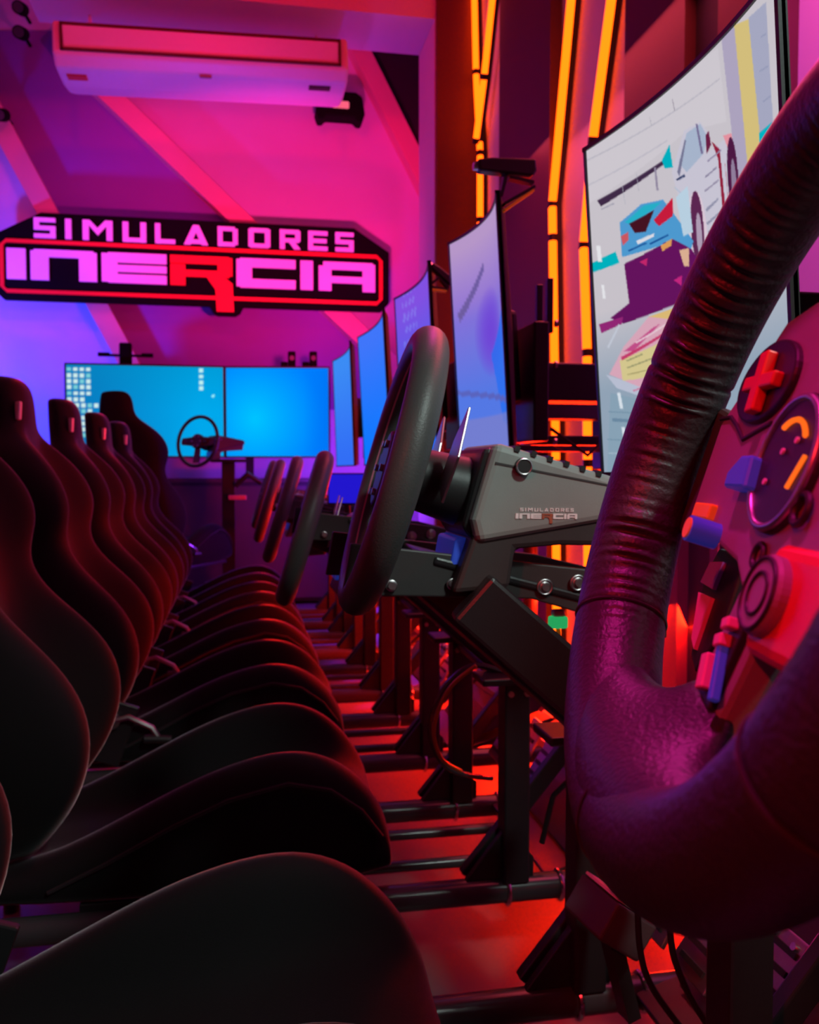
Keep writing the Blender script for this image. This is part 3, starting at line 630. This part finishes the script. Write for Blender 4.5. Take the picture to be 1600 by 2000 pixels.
GAME = [(zp([(660,160),(730,95),(760,800),(700,900)]), (178,168,196)), (zp([(725,100),(800,75),(830,680),(755,800)]), (218,196,128)),
 (zp([(800,70),(900,0),(900,700),(830,690)]), (170,172,198)), (zp([(820,570),(895,520),(895,605),(820,660)]), (0,182,200)),
 (zp([(115,1140),(195,1085),(205,1135),(125,1175)]), (0,182,195)),
 (zp([(0,640),(640,200),(660,520),(480,560),(100,900)]), (212,206,214)),
 (zp([(410,740),(470,560),(540,520),(580,580),(560,660),(640,600),(690,620),(690,940),(540,1150),(470,1060)]), (206,202,218)),
 (zp([(440,700),(480,570),(540,530),(570,590),(545,660),(470,740)]), (172,186,210)), (zp([(432,740),(470,600),(476,600),(440,760)]), (120,120,150)), (zp([(520,530),(528,530),(545,660),(535,660)]), (120,110,150)),
 (zp([(560,580),(575,560),(582,620),(560,660)]), (110,30,70)), (zp([(585,605),(620,640),(632,940),(618,950),(610,680)]), (150,30,60)),
 (zp([(640,580),(680,570),(690,640),(660,640)]), (235,150,165)),
 (zp(E_(675,760,26,175)), (80,25,70)), (zp(E_(678,800,13,120)), (150,130,160)), (zp(E_(500,1000,40,180)), (225,205,220)), (zp(E_(500,985,27,165)), (96,40,84)), (zp(E_(506,1010,12,95)), (180,160,185)),
 (zp([(540,900),(600,850),(600,860),(545,912)]), (150,150,175)), (zp([(540,960),(610,905),(610,914),(545,970)]), (150,150,175)),
 (zp([(215,960),(290,880),(370,860),(480,1040),(440,1150),(380,1050),(215,1110)]), (80,158,214)), (zp([(230,960),(300,885),(365,870),(330,905),(245,965)]), (40,180,205)),
 (zp([(245,965),(335,905),(300,1000),(262,1005)]), (72,20,34)), (zp([(330,950),(408,850),(404,930),(350,975)]), (205,28,62)), (zp([(265,1040),(330,1005),(328,1020),(270,1055)]), (225,225,235)),
 (zp([(215,1020),(240,1000),(240,1035),(220,1060)]), (210,90,100)),
 (zp([(150,865),(380,690),(384,705),(160,890)]), (66,44,74)), (zp([(345,720),(352,720),(356,820),(348,820)]), (150,140,165)), (zp([(375,690),(408,622),(416,720),(385,725)]), (0,180,196)),
 (zp([(220,1140),(395,1030),(470,1075),(530,1190),(660,1000),(690,975),(640,1075),(460,1285),(205,1400),(165,1375),(228,1310)]), (104,20,96)), (zp([(350,1060),(395,1030),(390,1060),(355,1085)]), (228,160,90)), (zp([(420,1080),(460,1070),(455,1150),(435,1150)]), (226,180,150)), (zp([(270,1130),(300,1115),(295,1150)]), (200,40,110)), (zp([(390,1210),(425,1190),(420,1235)]), (200,40,130)),
 (zp([(650,1010),(500,1400),(420,1550),(388,1500),(405,1380),(520,1230)]), (0,172,200)),
 (zp([(150,1620),(200,1500),(290,1370),(440,1310),(400,1390),(386,1500),(422,1550),(330,1730)]), (222,170,190)), (zp([(290,1370),(440,1310),(405,1370),(360,1380)]), (226,190,120)),
 (zp([(185,1560),(330,1480),(330,1620),(190,1650)]), (218,204,146)), (zp([(200,1520),(300,1420),(330,1400),(230,1520)]), (200,80,140)), (zp([(190,1545),(340,1440),(340,1452),(192,1560)]), (200,60,110)), (zp([(130,1400),(205,1370),(200,1400),(135,1440)]), (150,40,120)),
 (zp([(140,1620),(180,1640),(340,1730),(330,1760),(170,1680)]), (190,196,216)), (zp([(150,1700),(330,1760),(280,1900),(120,2100)]), (140,166,186)), (zp([(150,1810),(310,1830),(305,1840),(150,1825)]), (110,140,165)),
 (zp([(138,1060),(150,1060),(152,1130),(140,1130)]), (235,235,240)), (zp([(145,1230),(153,1230),(155,1290),(147,1290)]), (235,235,240)), (zp([(170,1700),(180,1700),(186,1770),(176,1770)]), (220,230,240)), (zp([(176,1850),(186,1850),(192,1930),(182,1930)]), (220,230,240))]
def zl(x0, y0, x1, y1, t, c): return (zp([(x0, y0), (x1, y1), (x1+t*.4, y1+t), (x0+t*.4, y0+t)]), c)
GAME += [zl(110,700,640,330,5,(190,186,198)), zl(120,800,400,600,5,(194,190,202)), zl(430,420,436,470,6,(120,110,130)), zl(340,500,345,540,5,(150,150,165)),
 zl(545,760,600,715,6,(140,132,160)), zl(540,820,606,770,6,(150,142,168)), zl(545,1000,612,948,6,(140,132,160)), zl(560,1040,640,965,7,(120,110,140)), zl(640,700,646,930,7,(190,120,140)),
 zl(425,770,460,750,9,(60,70,110)), zl(560,690,625,640,6,(150,140,170)), zl(415,800,470,860,8,(170,190,215)), (zp([(420,850),(470,800),(480,1000),(440,1020)]), (190,214,232)), (zp([(640,940),(668,915),(668,960),(645,985)]), (236,232,240)),
 zl(640,945,650,975,6,(60,40,70)), zl(160,900,200,875,4,(160,158,176)), zl(230,800,236,880,5,(176,176,190)), zl(280,745,284,820,5,(176,176,190)), zl(235,1080,300,1045,6,(30,90,160)), zl(310,1050,380,1010,6,(30,90,160)),
 zl(205,1560,260,1530,5,(150,150,110)), zl(205,1590,290,1550,5,(150,150,110)), zl(205,1620,270,1600,5,(170,160,110)), zl(220,1690,330,1640,6,(210,120,160)), zl(240,1480,350,1400,6,(236,210,220)), zl(150,1500,190,1400,8,(200,206,220)),
 zl(140,1780,320,1795,5,(120,150,172)), zl(130,1900,290,1915,5,(120,150,172)), zl(130,1960,270,1972,5,(170,190,205)), zl(860,150,890,135,5,(150,155,185)), zl(840,300,890,275,5,(150,155,185)), zl(850,430,895,405,5,(150,155,185))]
G1 = raster(GAME, Y1n, Y1f, Z1b, H1, X1)
def paint_game(u, v):
    a = paint_raw(u-.0010, v-.0007); b = paint_raw(u+.0010, v+.0007); c = paint_raw(u+.0010, v-.0007)
    return tuple((a[i]+b[i]+c[i])/3 for i in range(3))
def paint_raw(u, v):
    c = mixc((150,168,188), (206,200,208), (v-.25)*4)
    for Q, cc, a, b, lo, hi in G1:
        if a <= u <= b and lo <= v <= hi and inpoly(u, v, Q): c = cc
    return c
make_monitor(Y1n, Y1f, Z1b, H1, X1, T1, paint_game, 260, 340, .022, 'large curved monitor on the right showing a white and blue race car', 0.92)
def paint_two(u, v):
    c = mixc((84,120,228), (140,112,214), (v-.25)*2.2); c = mixc(c, (182,150,200), (v-.62)*3)
    d = math.hypot((u-.48)/.28, (v-.52)/.20)
    if d < 1: c = mixc((112,70,214), c, d*d)
    if inpoly(u, v, [(.95,.66),(.55,.84),(.55,.80),(.93,.62)]): c = (110,92,160)
    if abs(u-.12-.06*math.sin(v*5)) < .035 and .3 < v < .8: c = mixc(c, (190,100,200), .6)
    if inpoly(u, v, [(.5,.42),(.1,.60),(.1,.1),(.3,.12)]): c = mixc(c, (40,110,240), .8)
    if v < .16: c = mixc(c, (128,128,200), .7)
    if abs(v-.19-.1*u) < .012: c = (90,100,190)
    return c
make_monitor(1.72, 2.12, 1.045, .500, .558, -3.5, paint_two, 70, 80, .03, 'curved monitor with pale violet picture, webcam on its top corner')
def paint_blue(top, bot, txt):
    def f(u, v):
        c = mixc(bot, top, v*1.2-.1)
        if txt and .62 < u < .9 and int(v*26) % 2 == 0 and v > .25 and math.sin(u*90+v*50) > .2: c = mixc(c, (150,190,255), .35)
        return c
    return f
make_monitor(2.36, 2.88, 1.03, .525, .553, -3, paint_blue((130,80,225), (30,110,245), True), 60, 60, .03, 'curved monitor with violet to blue picture left of the tall webcam screen')
make_monitor(3.13, 3.80, 1.03, .535, .553, -3, paint_blue((64,118,250), (10,120,255), False), 16, 16, .03, 'plain blue curved monitor, second narrowest of the row')
make_monitor(4.10, 4.85, 1.03, .560, .545, -2, paint_blue((60,140,245), (50,110,245), False), 16, 16, .03, 'farthest and narrowest plain blue curved monitor of the row')

make_monitor(-.06, .46, 1.0, .470, .60, -4, lambda u, v: mixc((190,215,212), (245,245,245), v), 12, 12, .022, 'pale lit curved monitor of the foreground station, out of view to the right', 1.0)
# wall arms carrying the monitors
def make_mount():
    r = empty('monitor_mount', (0, 0, 0))
    MB().box((.085, 0, .16), (.035, .16, .26)).build('mount_plate', 'steel', r, bevel=0.004)
    MB().box((.33, .02, .165), (.46, .10, .085)).build('arm', 'steel', r, bevel=0.004)
    MB().box((.33, .02, .035), (.46, .05, .022)).build('lower_arm', 'steel', r, bevel=0.003)
    MB().box((.60, .02, .12), (.10, .14, .30)).build('column_clamp', 'steel', r, bevel=0.004)
    for dy in (-.04, .03): MB().box((.115, dy, .33), (.014, .018, .12)).build('prong', 'steel', r, bevel=0.002)
    for z in (.03, .2, .29): MB().cyl((.125, -.05, z), (.13, -.05, z), .008, 12).build('bolt', 'alu', r)
    MB().tube([(.12,-.04,.06),(.2,-.06,.0),(.3,-.05,.08),(.4,-.04,.03)], .004, 6).build('cable_loop', 'plastic', r, smooth=True)
    MB().cyl((.60, .02, -1.03), (.60, .02, .27), .03, 16).build('floor_column', 'steel', r, smooth=True)
    MB().cyl((.60, .02, -1.035), (.60, .02, -1.02), .12, 24).build('floor_plate', 'steel', r, smooth=True)
    return r
mt0 = make_mount()
for i, (y, X, nm) in enumerate(((1.13, .562, 'the large game screen'), (1.95, .56, 'the pale violet screen, its arm seen beside the neon'), (2.62, .556, 'the violet to blue screen'), (3.46, .556, 'the second narrowest blue screen'), (4.47, .548, 'the narrowest blue screen'))):
    m = mt0 if i == 0 else copy_tree(mt0); m.location = (X, y, 1.035); tag(m, 'black steel column and arm holding '+nm, 'monitor mount', 'monitor mounts')

# webcams with folding clips
def make_webcam(nm, Y, X, z, ry, lab, k=1.0):
    r = empty('webcam', (X, Y, z), (0, 0, ry), lab, 'webcam', 'webcams on the monitors')
    MB().prism([(-.042*k,0),(.046*k,-.004),(.052*k,.006*k),(.050*k,.024*k),(-.02*k,.022*k),(-.045*k,.018*k)], Matrix(((1,0,0,0),(0,0,-1,.014),(0,1,0,.036*k),(0,0,0,1))), .028).build('camera_body', 'plastic', r, bevel=0.004)
    MB().cyl((-.043*k, 0, .045*k), (-.050*k, 0, .045*k), .008, 16).build('lens', 'alu', r, smooth=True)
    MB().bar((-.006*k, 0, 0), (.004*k, 0, .04*k), .02, .007).build('stand', 'plastic', r)
    MB().bar((.008*k, 0, .030*k), (.048*k, 0, .024*k), .02, .006).build('clip', 'plastic', r)
    MB().bar((.0, 0, -.012*k), (.050*k, 0, .018*k), .02, .006).build('clip', 'plastic', r)
    MB().bar((.0, 0, -.022*k), (.048*k, 0, .012*k), .02, .0045).build('clip_pad', 'orange', r)
    return r
p = ipt(984, 385, 1.74); make_webcam('w', 1.74, p.x, p.z, 0, 'black webcam with folding clip on the pale violet monitor, before the neon', 1.25)
p = ipt(846, 556, 2.38)
r = make_webcam('w', 2.38, p.x, p.z, 0, 'small black webcam tipped upwards on the violet to blue monitor', .8); r.rotation_euler = (0, R(38), 0)

# ------------------------------------------------------------------ far station on a low platform
pf = MB().box((-.50, 5.98, .10), (1.5, 0.85, .20)).build('platform', 'matt_black', bevel=0.01)
pf.location = (0, 0, 0); tag(pf, 'low black platform under the far driving station', 'platform')
FO, FA = Vector((-.385, 6.05, .2)), R(60)
fs = copy_tree(seat0); fs.location = FO; fs.rotation_euler = (0, 0, FA); tag(fs, 'plain black bucket seat at the far end, seen from behind against the cyan screen', 'chair', 'bucket seats in a row')
M2 = {}
for ch in fs.children:
    if ch.name.startswith(('backrest', 'cushion')):
        ch.data = ch.data.copy(); ch.data.materials[0] = M['fabric_dark']
for ch in list(fs.children):
    if ch.name.startswith('headrest_lit_patch'): D.objects.remove(ch)
fwh = copy_tree(wh); q = FO+Vector((.17*math.cos(FA), .17*math.sin(FA), 1.0)); fwh.location = ipt(386, 862, 6.2); fwh.rotation_euler = (0, R(10), R(52)); fwh.scale = (1.12,)*3
tag(fwh, 'dark thin rimmed steering wheel against the far cyan screen', 'steering wheel', 'steering wheels along the row')
for ch in list(fwh.children):
    if ch.name.startswith('rim'):
        ch.data = MB().torus((0,0,0), (1,0,0), .150, .011, 96, 14).build('tmp', 'plastic', smooth=True).data if ch.name.startswith('rim') and not ch.name.startswith('rim_edge_light') else ch.data
for o in [o for o in D.objects if o.name.startswith('tmp')]: D.objects.remove(o)
for ch in list(fwh.children):
    if ch.name.startswith(('rim_edge_light', 'paddle')): D.objects.remove(ch)
fb = copy_tree(ba); fb.location = fwh.location; fb.rotation_euler = (0, R(10), R(20)); tag(fb, 'dark wheel base behind the thin rimmed far steering wheel', 'motor unit', 'steering motor units along the row')
for ch in list(fb.children):
    if ch.name.startswith('letter'): D.objects.remove(ch)
    elif ch.name.startswith('housing'): ch.data = ch.data.copy(); ch.data.materials[0] = M['plastic']
fx = fwh.location
st = empty('wheel_stand', (fx.x+.2, fx.y+.10, .2), label='black post under the far wheel base', cat='stand')
MB().box((0, 0, .43), (.09, .09, .86)).build('post', 'steel', st, bevel=0.005)
MB().box((0, 0, .012), (.34, .3, .024)).build('foot_plate', 'steel', st, bevel=0.004)
MB().box((0, 0, .87), (.24, .2, .02)).build('top_plate', 'steel', st, bevel=0.004)
MB().tube([(.05,-.06,.70),(.13,-.1,.78),(.22,-.06,.72)], .02, 10).build('lever', 'plastic', st, smooth=True)
MB().box((.06, -.08, .62), (.12, .05, .03)).build('side_label', 'pinkish', st, bevel=0.003)

def flat_tv(a, b, zb, H, paint, label, nu=90, nv=60):
    a = Vector(a); b = Vector(b); d = b-a; Wd = d.length
    r = empty('television', ((a.x+b.x)/2, (a.y+b.y)/2, zb), (0, 0, math.atan2(d.y, d.x)), label, 'television', 'far televisions side by side')
    MB().box((0, .03, H/2), (Wd+.02, .05, H+.02)).build('shell', 'plastic', r, bevel=0.005)
    m = MB()
    for j in range(nv+1):
        for i in range(nu+1): m.v.append((-Wd/2+Wd*i/nu, .003, H*j/nv))
    for j in range(nv):
        for i in range(nu): m.f.append((j*(nu+1)+i, j*(nu+1)+i+1, (j+1)*(nu+1)+i+1, (j+1)*(nu+1)+i))
    sc = m.build('screen', 'screen', r)
    at = sc.data.color_attributes.new('picture', 'FLOAT_COLOR', 'POINT'); k = 0
    for j in range(nv+1):
        for i in range(nu+1):
            c = lin(paint(i/nu, j/nv)); at.data[k].color = (*c, 1); k += 1
    bz = MB()
    for c, s in (((0, 0, -.006), (Wd+.02, .012, .012)), ((0, 0, H+.006), (Wd+.02, .012, .012)), ((-Wd/2-.006, 0, H/2), (.012, .012, H)), ((Wd/2+.006, 0, H/2), (.012, .012, H))): bz.box(c, s)
    bz.build('bezel', 'plastic', r)
    MB().box((0, .12, H/2), (.3, .14, .2)).build('rear_bracket', 'steel', r)
    return r
def paint_desktop(u, v):
    c = mixc((10,120,190), (0,168,236), u*1.3-.1); c = mixc(c, (0,140,190), (v-.5)*.8)
    for gx in range(4):
        for gy in range(12):
            if gx == 3 and gy > 4 and gy % 3: continue
            if gx > 1 and gy > 7: continue
            if gx in (0, 3) and gy > 7: continue
            cx, cy = .018+gx*.040, .95-gy*.066
            if gy > 5: cx += .045
            if abs(u-cx) < .014 and abs(v-cy) < .022: c = (205,235,235) if (gx*7+gy*3) % 4 else (120,205,215)
    for gy in range(4):
        if abs(u-.855) < .012 and abs(v-(.96-gy*.065)) < .022: c = (190,240,240)
    if math.hypot(u-.935, (v-.68)*.55) < .010: c = (150,240,250)
    return c
def paint_right(u, v):
    d = math.hypot(u-.28, (v-.42)*.8); c = mixc((0,196,255), (0,128,255), d*1.5); return mixc(c, (0,110,240), (u-.75)*2)
A, B, Cc = ipt(132, 890, 6.62), ipt(437, 890, 6.62), ipt(443, 890, 6.62)
C2 = ipt(642, 890, 6.50)
flat_tv((A.x, 6.62, 0), (B.x, 6.62, 0), A.z, (890-722)/FPX*6.62, paint_desktop, 'left far television showing a cyan desktop with white icons', 150, 110)
flat_tv((Cc.x, 6.62, 0), (C2.x, 6.50, 0), A.z, (890-722)/FPX*6.60, paint_right, 'right far television showing a plain glowing cyan picture', 40, 30)
ct = empty('media_counter', (-.55, 6.95, 0), label='long black counter standing under the far televisions', cat='counter')
MB().box((0, 0, .47), (2.9, .44, .90)).build('cabinet', 'matt_black', ct, bevel=0.01)
MB().box((0, 0, .93), (2.95, .47, .03)).build('counter_top', 'plate_dark', ct, bevel=0.005)
for x in (-.95, 0, .95): MB().box((x, -.225, .47), (.92, .015, .84)).build('door', 'plate_dark', ct, bevel=0.004)
for x in (-.75, .62):      # poles carrying the televisions
    MB().box((x+.25 if x < 0 else x, -.12, 1.30), (.06, .06, .76)).build('pole', 'steel', ct)
p = ipt(246, 722, 6.72)
an = empty('wireless_router', (p.x, 6.72, p.z), label='black upright box with two thin arms above the left far television', cat='router')
MB().box((0, 0, .095), (.085, .06, .19)).build('body', 'sign_black', an, bevel=0.012)
MB().box((0, .0, .10), (.36, .02, .018)).build('arm', 'sign_black', an, bevel=0.004)
for sg in (-1, 1): MB().box((sg*.15, 0, .105), (.08, .03, .028)).build('arm_tip', 'sign_black', an, bevel=0.004)
for (x, lab) in ((570, 'left small black box standing on the right far television'), (612, 'right small black box standing on the right far television')):
    p = ipt(x, 719, 6.62)
    bx_ = empty('small_speaker', (p.x, 6.62, p.z), label=lab, cat='speaker', group='small black speakers on the far television')
    MB().box((0, 0, .06), (.055, .05, .12)).build('body', 'sign_black', bx_, bevel=0.008)
    MB().cyl((0, -.026, .07), (0, -.030, .07), .018).build('driver', 'plate_dark', bx_)
    MB().box((-.055, 0, .022), (.05, .04, .044)).build('side_block', 'sign_black', bx_, bevel=0.006)

p = ipt(678, 985, 2.45)
tb = empty('dash_display', p, (0, 0, R(62)), 'small glowing blue display beside the second racing wheel', 'display')
M['blue_screen'] = emit('deep_blue_screen', lin((34, 22, 205)), 1.0)
MB().box((0, 0, .042), (.012, .11, .088)).build('case', 'plastic', tb, bevel=0.003)
MB().box((-.0065, 0, .043), (.002, .10, .078)).build('screen', 'blue_screen', tb)
MB().cyl((.02, 0, -.12), (.0, 0, .01), .008, 10).build('stalk', 'steel', tb)
# ------------------------------------------------------------------ cables, boxes and small gear under the rigs
def cable(pts, r, m, lab, name='cable'):
    # smooth path through the points
    P = [Vector(p) for p in pts]; out = []
    for i in range(len(P)-1):
        a, b, c, d = P[max(i-1, 0)], P[i], P[i+1], P[min(i+2, len(P)-1)]
        for k in range(10):
            t = k/10; out.append(0.5*((2*b)+(-a+c)*t+(2*a-5*b+4*c-d)*t*t+(-a+3*b-3*c+d)*t**3))
    out.append(P[-1]); base = out[-1].copy()
    o = MB().tube([p-base for p in out], r, 8).build(name, m, smooth=True); o.location = base
    return tag(o, lab, 'cable')
cable([ipt(x, y, Y) for x, y, Y in ((1000,1318,1.70),(930,1300,1.72),(880,1330,1.74),(845,1390,1.76),(842,1440,1.78),(865,1490,1.80),(905,1512,1.82),(960,1520,1.9))], .006, 'tube', 'black cable looping out to the left of the upright post')
cable([ipt(x, y, Y) for x, y, Y in ((930,1300,1.68),(878,1345,1.70),(848,1420,1.72),(862,1480,1.74),(900,1506,1.78))], .004, 'cable_orange', 'thin orange cable following the loop left of the upright post')
cable([ipt(x, y, Y) for x, y, Y in ((1200,1560,.95),(1240,1700,.95),(1250,1850,.96),(1275,1930,.98),(1340,2020,1.0))], .004, 'plastic', 'black cable hanging below the large foreground wheel')
cable([ipt(x, y, Y) for x, y, Y in ((1320,1700,.9),(1310,1830,.92),(1340,1930,.94),(1400,2030,.96))], .004, 'plastic', 'second black cable hanging below the large foreground wheel, further right')
p = ipt(1190, 1790, 1.16)
pb = empty('power_box', (p.x, 1.16, p.z-.05), (0, 0, R(8)), 'red lit box with a printed label under the large foreground wheel', 'box')
MB().box((0, 0, .05), (.075, .10, .055), (0, R(35), 0)).build('case', 'plate_dark', pb, bevel=0.004)
MB().box((.012, 0, .080), (.060, .085, .004), (0, R(35), 0)).build('label_plate', 'white', pb)
MB().bar((.0, 0, .03), (.035, 0, -.10), .03, .02).build('bracket', 'steel', pb)
p = ipt(872, 1212, 1.25); o = MB().prism([(0,0),(.012,.0),(.016,.018),(.024,.036),(.012,.022)], SM, .012).build('teal_glint', 'teal'); o.location = p; tag(o, 'small added teal glint under the middle racing wheel', 'clip')  # teal reflection put in as a small solid
p = ipt(1090, 1215, 1.12)
cn = empty('connector', p, label='small green and white connector beside the black slanted arm', cat='connector')
MB().box((0, 0, 0), (.024, .016, .016)).build('plug', 'green', cn, bevel=0.003)
MB().box((.0, 0, .012), (.016, .014, .010)).build('cap', 'white', cn, bevel=0.003)
MB().cyl((0, 0, -.008), (.004, 0, -.05), .003, 8).build('wire', 'orange', cn)
